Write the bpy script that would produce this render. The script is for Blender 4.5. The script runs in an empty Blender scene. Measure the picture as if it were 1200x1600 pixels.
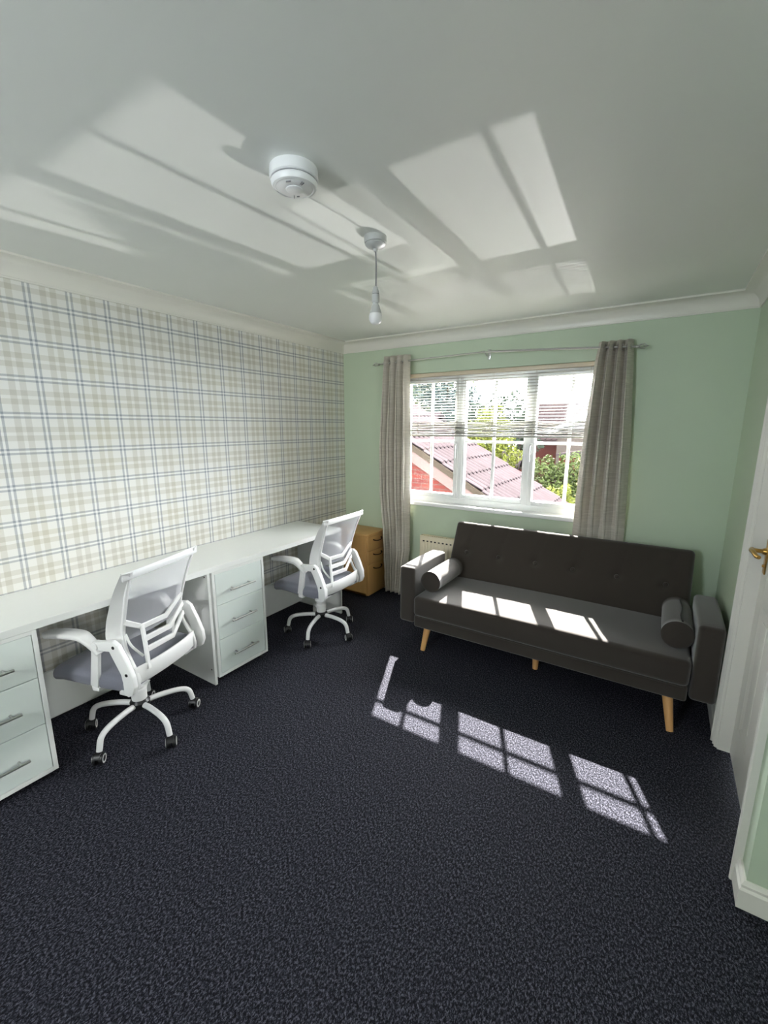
import bpy, bmesh, math, random
from mathutils import Vector, Matrix
random.seed(7)
SC = bpy.context.scene
COL = SC.collection
PI = math.pi

# ------------------------------------------------------------------ camera
cd = bpy.data.cameras.new('camera')
cam = bpy.data.objects.new('camera', cd); COL.objects.link(cam)
cd.sensor_fit = 'VERTICAL'; cd.sensor_height = 36.0; cd.lens = 675.44/1600*36
cd.clip_start = 0.02; cd.clip_end = 500
_y, _p, _r = math.radians(32.82), math.radians(11.168), math.radians(0.09)
fw = Vector((-math.sin(_y)*math.cos(_p), math.cos(_y)*math.cos(_p), -math.sin(_p)))
rt = Vector((math.cos(_y), math.sin(_y), 0)); up = rt.cross(fw)
r2 = rt*math.cos(_r)+up*math.sin(_r); u2 = -rt*math.sin(_r)+up*math.cos(_r)
M = Matrix((r2, u2, -fw)).transposed().to_4x4(); M.translation = Vector((2.655, -3.405, 1.564))
cam.matrix_world = M
SC.camera = cam

# ------------------------------------------------------------------ light and exposure
SUN = 24.0; SKY = 18.0
vs = SC.view_settings
vs.view_transform = 'Standard'; vs.look = 'None'; vs.gamma = 1.0; vs.use_curve_mapping = False
vs.exposure = 1.62
w = bpy.data.worlds.new('sky'); SC.world = w; w.use_nodes = True
nt = w.node_tree; bg = nt.nodes['Background']
tc = nt.nodes.new('ShaderNodeTexCoord'); nz = nt.nodes.new('ShaderNodeTexNoise'); cr = nt.nodes.new('ShaderNodeValToRGB')
nz.inputs['Scale'].default_value = 2.2; nz.inputs['Detail'].default_value = 5
cr.color_ramp.elements[0].color = (0.84, 0.92, 1.0, 1); cr.color_ramp.elements[0].position = .42
cr.color_ramp.elements[1].color = (1.0, 0.97, 0.93, 1); cr.color_ramp.elements[1].position = .62
nt.links.new(tc.outputs['Generated'], nz.inputs['Vector']); nt.links.new(nz.outputs['Fac'], cr.inputs['Fac'])
nt.links.new(cr.outputs['Color'], bg.inputs['Color']); bg.inputs['Strength'].default_value = SKY

def lamp(name, kind, loc, direction, energy, color=(1, 1, 1)):
    ld = bpy.data.lights.new(name, kind); ld.energy = energy; ld.color = color
    o = bpy.data.objects.new(name, ld); COL.objects.link(o); o.location = loc
    o.rotation_euler = Vector(direction).to_track_quat('-Z', 'Y').to_euler()
    return o
sun = lamp('sun', 'SUN', (-3, 6, 8), (0.4185, -1, -0.875), SUN, (1.0, 0.96, 0.90)); sun.data.angle = math.radians(0.53)
pt = lamp('window_sky_portal', 'AREA', (1.465, 0.20, 1.46), (0, -1, 0), 1.0)
pt.data.shape = 'RECTANGLE'; pt.data.size = 1.9; pt.data.size_y = 1.25; pt.data.cycles.is_portal = True
pt2 = lamp('side_fill_portal', 'AREA', (4.50, -4.0, 1.80), (-1, 0, 0), 1.0)  # sky portal at the unseen side opening, added for fill light
pt2.data.shape = 'RECTANGLE'; pt2.data.size = .7; pt2.data.size_y = .6
pt3 = lamp('rear_fill_portal', 'AREA', (1.3, -5.32, 1.8), (0, 1, 0), 1.0)  # same for the rear opening, also added to brighten the room
pt3.data.shape = 'RECTANGLE'; pt3.data.size = .72; pt3.data.size_y = .62; pt3.data.cycles.is_portal = True; pt2.data.cycles.is_portal = True
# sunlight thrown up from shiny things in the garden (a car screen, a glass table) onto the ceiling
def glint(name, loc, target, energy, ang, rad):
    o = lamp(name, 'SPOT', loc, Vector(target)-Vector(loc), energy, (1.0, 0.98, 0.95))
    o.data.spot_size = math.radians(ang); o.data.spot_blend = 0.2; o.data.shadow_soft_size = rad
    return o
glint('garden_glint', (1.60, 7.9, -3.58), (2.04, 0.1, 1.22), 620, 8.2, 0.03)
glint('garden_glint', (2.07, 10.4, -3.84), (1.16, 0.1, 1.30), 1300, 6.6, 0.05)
SC.cycles.max_bounces = 12; SC.cycles.diffuse_bounces = 8; SC.cycles.transparent_max_bounces = 24
SC.cycles.use_denoising = True; SC.cycles.caustics_reflective = False; SC.cycles.caustics_refractive = False
SC.cycles.sample_clamp_indirect = 6.0

# ------------------------------------------------------------------ materials
def srgb(r, g, b):
    f = lambda c: (c/255/12.92) if c/255 <= .04045 else ((c/255+.055)/1.055)**2.4
    return (f(r), f(g), f(b), 1)
class NT:
    def __init__(s, m): s.t = m.node_tree; s.n = s.t.nodes; s.l = s.t.links
    def new(s, k, **kw):
        n = s.n.new(k)
        for a, b in kw.items(): setattr(n, a, b)
        return n
    def math(s, op, a, b=None, c=None, clamp=False):
        n = s.new('ShaderNodeMath', operation=op, use_clamp=clamp)
        for i, x in enumerate((a, b, c)):
            if x is None: continue
            if isinstance(x, (int, float)): n.inputs[i].default_value = x
            else: s.l.new(x, n.inputs[i])
        return n.outputs[0]
    def mix(s, fac, a, b, mode='MIX'):
        n = s.new('ShaderNodeMix', data_type='RGBA', blend_type=mode)
        for k, x in ((0, fac), (6, a), (7, b)):
            if isinstance(x, (int, float)): n.inputs[k].default_value = x
            elif isinstance(x, tuple): n.inputs[k].default_value = x
            else: s.l.new(x, n.inputs[k])
        return n.outputs[2]
def mat(name, col, rough=.5, metal=0, spec=.5, noise=None, bump=None, sheen=0, emit=None):
    """noise=(scale, amount, stretch) colour mottling; bump=(scale, strength, dist, stretch)"""
    m = bpy.data.materials.new(name); m.use_nodes = True; k = NT(m); b = k.n['Principled BSDF']
    b.inputs['Base Color'].default_value = col; b.inputs['Roughness'].default_value = rough
    b.inputs['Metallic'].default_value = metal; b.inputs['Specular IOR Level'].default_value = spec
    if sheen: b.inputs['Sheen Weight'].default_value = sheen
    def tex(scale, stretch, detail=4):
        t = k.new('ShaderNodeTexCoord'); mp = k.new('ShaderNodeMapping'); mp.inputs['Scale'].default_value = stretch
        n = k.new('ShaderNodeTexNoise'); n.inputs['Scale'].default_value = scale; n.inputs['Detail'].default_value = detail
        k.l.new(t.outputs['Object'], mp.inputs['Vector']); k.l.new(mp.outputs[0], n.inputs['Vector'])
        return n.outputs['Fac']
    if noise:
        f = tex(noise[0], noise[2] if len(noise) > 2 else (1, 1, 1))
        f2 = k.math('MULTIPLY_ADD', f, 2*noise[1], 1-noise[1])
        cmb = k.new('ShaderNodeCombineXYZ')
        for i in range(3): k.l.new(f2, cmb.inputs[i])
        k.l.new(k.mix(1.0, col, cmb.outputs[0], 'MULTIPLY'), b.inputs['Base Color'])
    if bump:
        f = tex(bump[0], bump[3] if len(bump) > 3 else (1, 1, 1))
        bn = k.new('ShaderNodeBump'); bn.inputs['Strength'].default_value = bump[1]; bn.inputs['Distance'].default_value = bump[2]
        k.l.new(f, bn.inputs['Height']); k.l.new(bn.outputs[0], b.inputs['Normal'])
    return m
MT = {}
MT['green'] = mat('sage_green_paint', srgb(188, 203, 180), .55, noise=(1.5, .03), bump=(90, .08, .002))
MT['ceil'] = mat('white_ceiling_paint', srgb(226, 228, 224), .42, spec=.35, noise=(1.2, .02), bump=(14, .05, .004))
MT['trim'] = mat('white_gloss_trim', srgb(222, 220, 212), .35)
MT['upvc'] = mat('white_upvc', srgb(236, 238, 238), .3)
MT['melamine'] = mat('white_melamine', srgb(234, 236, 234), .38, noise=(60, .015, (1, .2, 1)))
MT['gloss'] = mat('white_drawer_front', srgb(226, 234, 231), .28)
MT['plastic'] = mat('white_nylon_plastic', srgb(232, 232, 232), .35)
MT['grey_fabric'] = mat('grey_seat_fabric', srgb(116, 118, 130), .85, noise=(300, .12), bump=(500, .3, .001), sheen=.2)
MT['sofa'] = mat('charcoal_linen', srgb(55, 49, 44), .9, spec=.2, noise=(420, .22, (1, 1, 1)), bump=(600, .35, .001), sheen=.4)
MT['wood_leg'] = mat('pale_beech_leg', srgb(214, 163, 104), .45, noise=(30, .12, (1, 1, .15)))
MT['beech'] = mat('beech_laminate', srgb(201, 157, 98), .42, noise=(26, .10, (1, 1, .08)))
MT['steel'] = mat('brushed_steel', srgb(190, 190, 188), .3, metal=1)
MT['bronze'] = mat('dark_bronze', srgb(70, 52, 40), .4, metal=.8)
MT['brass'] = mat('brass', srgb(190, 150, 80), .28, metal=1)
MT['black'] = mat('black_plastic', srgb(22, 22, 24), .4)
MT['dark'] = mat('dark_hole', srgb(15, 15, 15), .7)
MT['cream'] = mat('cream_radiator_enamel', srgb(226, 216, 190), .4)
MT['slat'] = mat('aluminium_slat', srgb(178, 177, 170), .4)
MT['head'] = mat('beige_headrail', srgb(214, 200, 178), .4)
MT['cord'] = mat('blind_cord', srgb(200, 195, 185), .8)
MT['bulb'] = mat('frosted_bulb', srgb(215, 215, 214), .35)
MT['lampcap'] = mat('pendant_plastic', srgb(172, 174, 172), .4)
MT['flex'] = mat('grey_flex', srgb(120, 120, 122), .5)
MT['chrome'] = mat('chrome', srgb(210, 210, 212), .15, metal=1)

def wallpaper():
    m = bpy.data.materials.new('plaid_wallpaper'); m.use_nodes = True; k = NT(m); b = k.n['Principled BSDF']
    g = k.new('ShaderNodeNewGeometry'); sp = k.new('ShaderNodeSeparateXYZ'); k.l.new(g.outputs['Position'], sp.inputs[0])
    col = srgb(222, 221, 216)
    nzz = k.new('ShaderNodeTexNoise'); nzz.inputs['Scale'].default_value = 3.0; k.l.new(g.outputs['Position'], nzz.inputs['Vector'])
    tint = k.mix(k.math('MULTIPLY_ADD', nzz.outputs['Fac'], 2.4, -.7, clamp=True), (.855, .845, .83, 1), (.86, .845, .79, 1))
    def axis(c, c0, per):
        t = k.math('FRACT', k.math('ADD', k.math('DIVIDE', k.math('SUBTRACT', c, c0), per), 0.15))
        taupe = k.math('ADD', k.math('COMPARE', t, .15+.37, .075), k.math('COMPARE', t, .15+.61, .075), clamp=True)
        blue = k.math('ADD', k.math('COMPARE', t, .15-.058, .030), k.math('COMPARE', t, .15+.058, .030), clamp=True)
        wh = k.math('COMPARE', t, .15, .028)
        return taupe, blue, wh
    ty, by_, wy = axis(sp.outputs['Y'], -2.4549, .1798)
    tz, bz, wz = axis(sp.outputs['Z'], 2.1405, .175)
    cur = k.mix(ty, col, tint, 'MULTIPLY'); cur = k.mix(tz, cur, tint, 'MULTIPLY')
    cur = k.mix(k.math('MULTIPLY', by_, .95), cur, (.60, .625, .67, 1), 'MULTIPLY')
    cur = k.mix(k.math('MULTIPLY', bz, .95), cur, (.60, .625, .67, 1), 'MULTIPLY')
    cur = k.mix(k.math('MULTIPLY', k.math('MAXIMUM', wy, wz), .25), cur, (.85, .86, .86, 1))
    k.l.new(cur, b.inputs['Base Color']); b.inputs['Roughness'].default_value = .75
    b.inputs['Specular IOR Level'].default_value = .25
    return m
MT['wallpaper'] = wallpaper()

def carpet():
    m = bpy.data.materials.new('blue_grey_loop_carpet'); m.use_nodes = True; k = NT(m); b = k.n['Principled BSDF']
    t = k.new('ShaderNodeTexCoord')
    n1 = k.new('ShaderNodeTexNoise'); n1.inputs['Scale'].default_value = 260; n1.inputs['Detail'].default_value = 3; n1.inputs['Roughness'].default_value = .7
    mp = k.new('ShaderNodeMapping'); mp.inputs['Scale'].default_value = (1.3, .8, 1); mp.inputs['Rotation'].default_value = (0, 0, .5)
    k.l.new(t.outputs['Object'], mp.inputs['Vector']); k.l.new(mp.outputs[0], n1.inputs['Vector'])
    r = k.new('ShaderNodeValToRGB'); e = r.color_ramp.elements
    e[0].position = .41; e[0].color = srgb(6, 6, 10); e[1].position = .62; e[1].color = srgb(90, 90, 101)
    x = e.new(.5); x.color = srgb(26, 27, 36)
    n2 = k.new('ShaderNodeTexNoise'); n2.inputs['Scale'].default_value = 125; n2.inputs['Detail'].default_value = 2
    k.l.new(mp.outputs[0], n2.inputs['Vector'])
    fac = k.math('ADD', k.math('MULTIPLY', n1.outputs['Fac'], .55), k.math('MULTIPLY', n2.outputs['Fac'], .45))
    k.l.new(fac, r.inputs['Fac'])
    k.l.new(r.outputs['Color'], b.inputs['Base Color']); b.inputs['Roughness'].default_value = .95; b.inputs['Specular IOR Level'].default_value = .15
    bn = k.new('ShaderNodeBump'); bn.inputs['Strength'].default_value = .8; bn.inputs['Distance'].default_value = .004
    k.l.new(fac, bn.inputs['Height']); k.l.new(bn.outputs[0], b.inputs['Normal'])
    return m
MT['carpet'] = carpet()

def see_through(name, col, alpha, rough=.9, translucent=0.0):
    m = bpy.data.materials.new(name); m.use_nodes = True; k = NT(m); b = k.n['Principled BSDF']
    b.inputs['Base Color'].default_value = col; b.inputs['Roughness'].default_value = rough
    tr = k.new('ShaderNodeBsdfTransparent'); mx = k.new('ShaderNodeMixShader'); mx.inputs[0].default_value = alpha
    k.l.new(tr.outputs[0], mx.inputs[1]); k.l.new(b.outputs[0], mx.inputs[2]); k.l.new(mx.outputs[0], k.n['Material Output'].inputs['Surface'])
    return m
MT['mesh'] = see_through('white_chair_mesh', srgb(205, 205, 214), .42)
def glass():
    m = bpy.data.materials.new('window_glass'); m.use_nodes = True; k = NT(m)
    tr = k.new('ShaderNodeBsdfTransparent'); gl = k.new('ShaderNodeBsdfGlossy'); gl.inputs['Roughness'].default_value = .02
    fr = k.new('ShaderNodeFresnel'); fr.inputs['IOR'].default_value = 1.35; mx = k.new('ShaderNodeMixShader')
    k.l.new(fr.outputs[0], mx.inputs[0]); k.l.new(tr.outputs[0], mx.inputs[1]); k.l.new(gl.outputs[0], mx.inputs[2])
    k.l.new(mx.outputs[0], k.n['Material Output'].inputs['Surface']); return m
MT['glass'] = glass()
def curtain_mat():
    m = bpy.data.materials.new('slub_silk_curtain'); m.use_nodes = True; k = NT(m); b = k.n['Principled BSDF']
    t = k.new('ShaderNodeTexCoord'); mp = k.new('ShaderNodeMapping'); mp.inputs['Scale'].default_value = (9, 9, 170)
    n = k.new('ShaderNodeTexNoise'); n.inputs['Scale'].default_value = 1.0; n.inputs['Detail'].default_value = 3
    k.l.new(t.outputs['Object'], mp.inputs['Vector']); k.l.new(mp.outputs[0], n.inputs['Vector'])
    r = k.new('ShaderNodeValToRGB'); r.color_ramp.elements[0].position = .35; r.color_ramp.elements[0].color = srgb(186, 180, 169)
    r.color_ramp.elements[1].position = .7; r.color_ramp.elements[1].color = srgb(206, 201, 190)
    k.l.new(n.outputs['Fac'], r.inputs['Fac']); k.l.new(r.outputs['Color'], b.inputs['Base Color'])
    b.inputs['Roughness'].default_value = .48; b.inputs['Specular IOR Level'].default_value = .45
    tl = k.new('ShaderNodeBsdfTranslucent'); k.l.new(r.outputs['Color'], tl.inputs['Color'])
    mx = k.new('ShaderNodeMixShader'); mx.inputs[0].default_value = .06
    k.l.new(b.outputs[0], mx.inputs[1]); k.l.new(tl.outputs[0], mx.inputs[2]); k.l.new(mx.outputs[0], k.n['Material Output'].inputs['Surface'])
    return m
MT['curtain'] = curtain_mat()

# ------------------------------------------------------------------ mesh helpers
def wloc(p):
    v = Vector((0, 0, 0))
    while p is not None: v += Vector(p.location); p = p.parent
    return v
def obj(name, bm, m, parent=None, smooth=35, kind=None, label=None):
    """links the bmesh as ONE object; coordinates are world ones and become local to the parent"""
    bmesh.ops.recalc_face_normals(bm, faces=bm.faces)
    if parent is not None: bmesh.ops.translate(bm, verts=bm.verts, vec=-wloc(parent))
    me = bpy.data.meshes.new(name); bm.to_mesh(me); bm.free()
    for mm in (m if isinstance(m, (list, tuple)) else [m]): me.materials.append(MT[mm] if isinstance(mm, str) else mm)
    if smooth:
        for p in me.polygons: p.use_smooth = True
        me.set_sharp_from_angle(angle=math.radians(smooth))
    o = bpy.data.objects.new(name, me); COL.objects.link(o)
    if parent is not None: o.parent = parent
    if kind: o['kind'] = kind
    if label: o['label'] = label
    return o
def rebase(o, loc):
    o.data.transform(Matrix.Translation(-Vector(loc))); o.location = loc; return o
def tag(o, label, cat, group=None, kind=None):
    o['label'] = label; o['category'] = cat
    if group: o['group'] = group
    if kind: o['kind'] = kind
    return o
def thing(name, loc, label, cat, group=None):
    o = bpy.data.objects.new(name, None); COL.objects.link(o); o.location = loc; o.empty_display_size = .05
    return tag(o, label, cat, group)
def struct(name, bm, m, parent=None, smooth=35): return obj(name, bm, m, parent, smooth, kind='structure' if parent is None else None)
def NB(): return bmesh.new()
def box(bm, lo, hi, bev=0.0, seg=2, mtx=None, mi=0):
    lo, hi = Vector(lo), Vector(hi)
    t = bmesh.new(); bmesh.ops.create_cube(t, size=1.0)
    for v in t.verts: v.co = Vector([lo[i]+(v.co[i]+.5)*(hi[i]-lo[i]) for i in range(3)])
    if bev: bmesh.ops.bevel(t, geom=t.edges[:], offset=bev, segments=seg, profile=.5, affect='EDGES')
    merge(bm, t, mtx, mi)
def merge(bm, t, mtx=None, mi=0):
    if mtx is not None: bmesh.ops.transform(t, matrix=mtx, verts=t.verts)
    vm = [bm.verts.new(v.co) for v in t.verts]; t.verts.index_update()
    for f in t.faces:
        try:
            nf = bm.faces.new([vm[v.index] for v in f.verts]); nf.material_index = mi
        except ValueError: pass
    t.free()
def rbox(bm, lo, hi, r, n=(8, 8, 8), disp=None, mtx=None):
    """rounded box on a grid, fine enough to displace (cushions)"""
    lo, hi = Vector(lo), Vector(hi)
    def axis(a, b, k):
        s = [0, .25, .5, .75]; out = [a+r*x for x in s]
        out += [a+r+(b-a-2*r)*i/k for i in range(k+1)]
        out += [b-r*x for x in reversed(s)]; return out
    ax = [axis(lo[i], hi[i], n[i]) for i in range(3)]
    t = bmesh.new(); cache = {}
    def vert(p):
        key = tuple(round(x, 5) for x in p)
        if key not in cache:
            p = Vector(p); inner = Vector([min(max(p[i], lo[i]+r), hi[i]-r) for i in range(3)]); d = p-inner
            q = inner+d.normalized()*r if d.length > 1e-9 else p
            if disp: q = q+Vector(disp(q))
            cache[key] = t.verts.new(q)
        return cache[key]
    for a in range(3):
        b, c = (a+1) % 3, (a+2) % 3
        for side in (lo[a], hi[a]):
            for i in range(len(ax[b])-1):
                for j in range(len(ax[c])-1):
                    q = []
                    for (ii, jj) in ((i, j), (i+1, j), (i+1, j+1), (i, j+1)):
                        p = [0, 0, 0]; p[a] = side; p[b] = ax[b][ii]; p[c] = ax[c][jj]; q.append(vert(p))
                    if len(set(q)) == 4: t.faces.new(q)
    merge(bm, t, mtx)
def frame_at(p0, d):
    z = Vector(d).normalized(); x = z.orthogonal().normalized(); y = z.cross(x)
    m = Matrix((x, y, z)).transposed().to_4x4(); m.translation = p0; return m
def cone(bm, p0, p1, r0, r1=None, n=20, cap=True):
    p0, p1 = Vector(p0), Vector(p1); r1 = r0 if r1 is None else r1
    m = frame_at(p0, p1-p0); L = (p1-p0).length
    lathe(bm, [(r0, 0), (r1, L)], m, n, cap)
def lathe(bm, prof, mtx=None, n=32, cap=True):
    mtx = mtx or Matrix.Identity(4); rings = []
    for (r, z) in prof:
        rings.append([bm.verts.new(mtx @ Vector((max(r, 1e-5)*math.cos(2*PI*i/n), max(r, 1e-5)*math.sin(2*PI*i/n), z))) for i in range(n)])
    for a, b in zip(rings, rings[1:]):
        for i in range(n): bm.faces.new((a[i], a[(i+1) % n], b[(i+1) % n], b[i]))
    if cap:
        bm.faces.new(rings[0][::-1]); bm.faces.new(rings[-1])
def at(x, y, z=0): return Matrix.Translation((x, y, z))
def smooth_path(pts, k=6):
    pts = [Vector(p) for p in pts]
    if len(pts) < 3: return pts
    out = []; P = [2*pts[0]-pts[1]]+pts+[2*pts[-1]-pts[-2]]
    for i in range(1, len(P)-2):
        for j in range(k):
            t = j/k; a, b, c, d = P[i-1:i+3]
            out.append(.5*((2*b)+(c-a)*t+(2*a-5*b+4*c-d)*t*t+(3*b-a-3*c+d)*t**3))
    out.append(pts[-1]); return out
def tube(bm, pts, r, n=10, k=6, flat=1.0, upv=None):
    """swept round or flattened section; r may be a function of 0..1"""
    P = smooth_path(pts, k) if k > 1 else [Vector(p) for p in pts]
    rings = []; prev = None
    for i, p in enumerate(P):
        d = (P[min(i+1, len(P)-1)]-P[max(i-1, 0)]).normalized()
        if upv is not None: x = Vector(upv).cross(d).normalized()
        elif prev is None: x = d.orthogonal().normalized()
        else: x = (prev-d*prev.dot(d)).normalized()
        prev = x; y = d.cross(x); rr = r(i/(len(P)-1)) if callable(r) else r
        rings.append([bm.verts.new(p+x*math.cos(2*PI*j/n)*rr+y*math.sin(2*PI*j/n)*rr*flat) for j in range(n)])
    for a, b in zip(rings, rings[1:]):
        for j in range(n): bm.faces.new((a[j], a[(j+1) % n], b[(j+1) % n], b[j]))
    bm.faces.new(rings[0][::-1]); bm.faces.new(rings[-1])
def bar(bm, pts, w, t, k=1, side=(1, 0, 0), bev=0):
    """rectangular section swept; w along side, t across; w may be a function"""
    P = smooth_path(pts, k) if k > 1 else [Vector(p) for p in pts]
    rings = []; S = Vector(side).normalized()
    for i, p in enumerate(P):
        d = (P[min(i+1, len(P)-1)]-P[max(i-1, 0)]).normalized()
        x = (S-d*S.dot(d)).normalized(); y = d.cross(x)
        ww = (w(i/(len(P)-1)) if callable(w) else w)/2; tt = t/2; c = min(ww, tt)*.45
        rings.append([bm.verts.new(p+x*a+y*b) for a, b in ((-ww+c, -tt), (ww-c, -tt), (ww, -tt+c), (ww, tt-c), (ww-c, tt), (-ww+c, tt), (-ww, tt-c), (-ww, -tt+c))])
    for a, b in zip(rings, rings[1:]):
        for j in range(8): bm.faces.new((a[j], a[(j+1) % 8], b[(j+1) % 8], b[j]))
    bm.faces.new(rings[0][::-1]); bm.faces.new(rings[-1])
def prism(bm, poly, axis, a, b, bev=0):
    """poly in the two other axes (cyclic order), extruded along axis from a to b"""
    t = bmesh.new(); i = 'xyz'.index(axis)
    def V(q, h):
        p = [0, 0, 0]; p[i] = h; o = [j for j in range(3) if j != i]; p[o[0]], p[o[1]] = q; return t.verts.new(p)
    A = [V(q, a) for q in poly]; B = [V(q, b) for q in poly]; n = len(poly)
    t.faces.new(A); t.faces.new(B[::-1])
    for j in range(n): t.faces.new((A[j], B[j], B[(j+1) % n], A[(j+1) % n]))
    if bev: bmesh.ops.bevel(t, geom=t.edges[:], offset=bev, segments=2, profile=.5, affect='EDGES')
    merge(bm, t)

# ------------------------------------------------------------------ the room
W, H, T = 3.03, 2.33, .30
YR, XR, YC = -5.15, 4.35, -1.78
bm = NB(); box(bm, (-.2, YR-.2, -.12), (XR+.2, .28, 0)); struct('floor', bm, 'carpet', smooth=0)
bm = NB(); box(bm, (-.2, YR-.2, H), (XR+.2, .3, H+.12)); struct('ceiling', bm, 'ceil', smooth=0)
bm = NB(); box(bm, (-.2, YR-.2, 0), (0, .3, H)); struct('wall_left', bm, 'wallpaper', smooth=0)
OX0, OX1, OZ0, OZ1 = .585, 2.345, .885, 2.012       # window opening
bm = NB()
box(bm, (0, 0, 0), (OX0, T, H)); box(bm, (OX1, 0, 0), (W, T, H)); box(bm, (OX0, 0, 0), (OX1, T, OZ0)); box(bm, (OX0, 0, OZ1), (OX1, T, H))
struct('wall_back', bm, 'green', smooth=0)
DY0, DY1, DZ = -.925, -1.635, 1.99                   # door opening
bm = NB()
box(bm, (W, DY0, 0), (W+.14, T, H)); box(bm, (W, YC, 0), (W+.14, DY1, H)); box(bm, (W, DY1, DZ), (W+.14, DY0, H))
struct('wall_right', bm, 'green', smooth=0)
bm = NB(); box(bm, (W+.14, YC, 0), (XR, YC+.14, H)); struct('wall_right_return', bm, 'green', smooth=0)
bm = NB()      # with an opening added behind the photographer to let in fill light
box(bm, (XR, YR-.2, 0), (XR+.2, -4.25, H)); box(bm, (XR, -3.75, 0), (XR+.2, YC+.14, H)); box(bm, (XR, -4.25, 0), (XR+.2, -3.75, 1.54)); box(bm, (XR, -4.25, 2.06), (XR+.2, -3.75, H))
struct('wall_right_rear', bm, 'green', smooth=0)
bm = NB()      # wall behind the photographer with a small opening added for fill light
box(bm, (0, YR-.2, 0), (1.0, YR, H)); box(bm, (1.6, YR-.2, 0), (XR, YR, H)); box(bm, (1.0, YR-.2, 0), (1.6, YR, 1.54)); box(bm, (1.0, YR-.2, 2.06), (1.6, YR, H))
struct('wall_rear', bm, 'ceil', smooth=0)
# coving: concave profile with two small steps, mitred round the room
def cove(bm, pts):
    prof = [(0, -.093), (.008, -.093), (.008, -.086)]
    for i in range(9):
        a = PI/2*i/8; prof.append((.080-.070*math.cos(a), -.084+.072*math.sin(a)-0.0))
    prof += [(.086, -.010), (.093, -.010), (.093, 0)]
    n = len(pts); rings = []
    for i, p in enumerate(pts):
        p = Vector(p); a = (p-Vector(pts[i-1])).normalized() if i > 0 else None; b = (Vector(pts[i+1])-p).normalized() if i < n-1 else None
        na = Vector((a.y, -a.x)) if a else None; nb = Vector((b.y, -b.x)) if b else None
        if na is None: m = nb
        elif nb is None: m = na
        else: m = (na+nb)/(1+na.dot(nb))
        rings.append([bm.verts.new((p.x+m.x*o, p.y+m.y*o, H+z)) for o, z in prof])
    for a, b in zip(rings, rings[1:]):
        for j in range(len(prof)-1): bm.faces.new((a[j], b[j], b[j+1], a[j+1]))
for nm, pts in (('trim_1', [(0, YR), (0, 0), (W, 0), (W, YC), (XR, YC)]),):
    bm = NB(); cove(bm, pts)
    o = struct(nm, bm, 'trim', smooth=30); o['label'] = 'white concave coving between walls and ceiling'
# skirting
SK = [(0, 0), (.018, 0), (.018, .070), (.012, .078), (.013, .088), (.006, .100), (0, .100)]
def skirting(name, pts):
    bm = NB(); n = len(pts); rings = []
    for i, p in enumerate(pts):
        p = Vector(p); a = (p-Vector(pts[i-1])).normalized() if i > 0 else None; b = (Vector(pts[i+1])-p).normalized() if i < n-1 else None
        na = Vector((a.y, -a.x)) if a else None; nb = Vector((b.y, -b.x)) if b else None
        m = nb if na is None else na if nb is None else (na+nb)/(1+na.dot(nb))
        rings.append([bm.verts.new((p.x+m.x*o, p.y+m.y*o, z)) for o, z in SK])
    for a, b in zip(rings, rings[1:]):
        for j in range(len(SK)): bm.faces.new((a[j], b[j], b[(j+1) % len(SK)], a[(j+1) % len(SK)]))
    for r in (rings[0][::-1], rings[-1]): bm.faces.new(r)
    struct(name, bm, 'trim', smooth=25)
skirting('baseboard_back', [(.5, 0), (W, 0)])
skirting('baseboard_right', [(W, DY1-.062), (W, YC), (XR, YC)])
skirting('baseboard_right', [(W, 0), (W, DY0+.062)])

# ---- door: leaf, lining, moulded casing
door = bpy.data.objects.new('door_1', None); COL.objects.link(door); door.location = (W+.045, (DY0+DY1)/2, 0); door['kind'] = 'structure'
door['label'] = 'white panelled door with brass lever in the right wall'
def panel_leaf(bm, x, y0, y1, z0, z1, t):
    """door leaf facing -x at x with four recessed raised panels"""
    box(bm, (x+.008, y0, z0), (x+t, y1, z1))
    st = .105; mid = (y0+y1)/2; rail = [(z0, z0+.19), (z0+.80, z0+.92), (z1-.11, z1)]
    for a, b in ((y0, y0+st), (mid-.05, mid+.05), (y1-st, y1)): box(bm, (x, a, z0), (x+.012, b, z1), .002, 1)
    for a, b in rail: box(bm, (x+.0005, y0, a), (x+.012, y1, b), .002, 1)
    for (ya, yb) in ((y0+st, mid-.05), (mid+.05, y1-st)):
        for (za, zb) in ((rail[0][1], rail[1][0]), (rail[1][1], rail[2][0])):
            # bevelled ovolo frame then raised field
            m = .034
            o = [(ya, za), (yb, za), (yb, zb), (ya, zb)]; i_ = [(ya+m, za+m), (yb-m, za+m), (yb-m, zb-m), (ya+m, zb-m)]
            vo = [bm.verts.new((x+.001, *q)) for q in o]; vi = [bm.verts.new((x+.012, *q)) for q in i_]
            for j in range(4): bm.faces.new((vo[j], vo[(j+1) % 4], vi[(j+1) % 4], vi[j]))
            box(bm, (x+.004, ya+m+.02, za+m+.02), (x+.02, yb-m-.02, zb-m-.02), .006, 2)
            vb = [bm.verts.new((x+.012, *q)) for q in i_]; bm.faces.new(vb)
bm = NB(); panel_leaf(bm, W+.045, DY1+.012, DY0-.012, .008, DZ-.012, .04); struct('door_leaf', bm, 'trim', door, smooth=20)
bm = NB()
for a, b in ((DY0-.010, DY0+.0), (DY1, DY1+.010)): box(bm, (W-.004, a, 0), (W+.14, b, DZ))
box(bm, (W-.004, DY1, DZ-.010), (W+.14, DY0, DZ))
struct('door_lining', bm, 'trim', door, smooth=0)
bm = NB()
CP = [(0, 0), (.008, 0), (.016, .005), (.016, .010), (.009, .015), (.011, .020), (.020, .026), (.020, .030), (.013, .036), (.013, .044), (.026, .051), (.026, .058), (.022, .062), (0, .062)]
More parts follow.
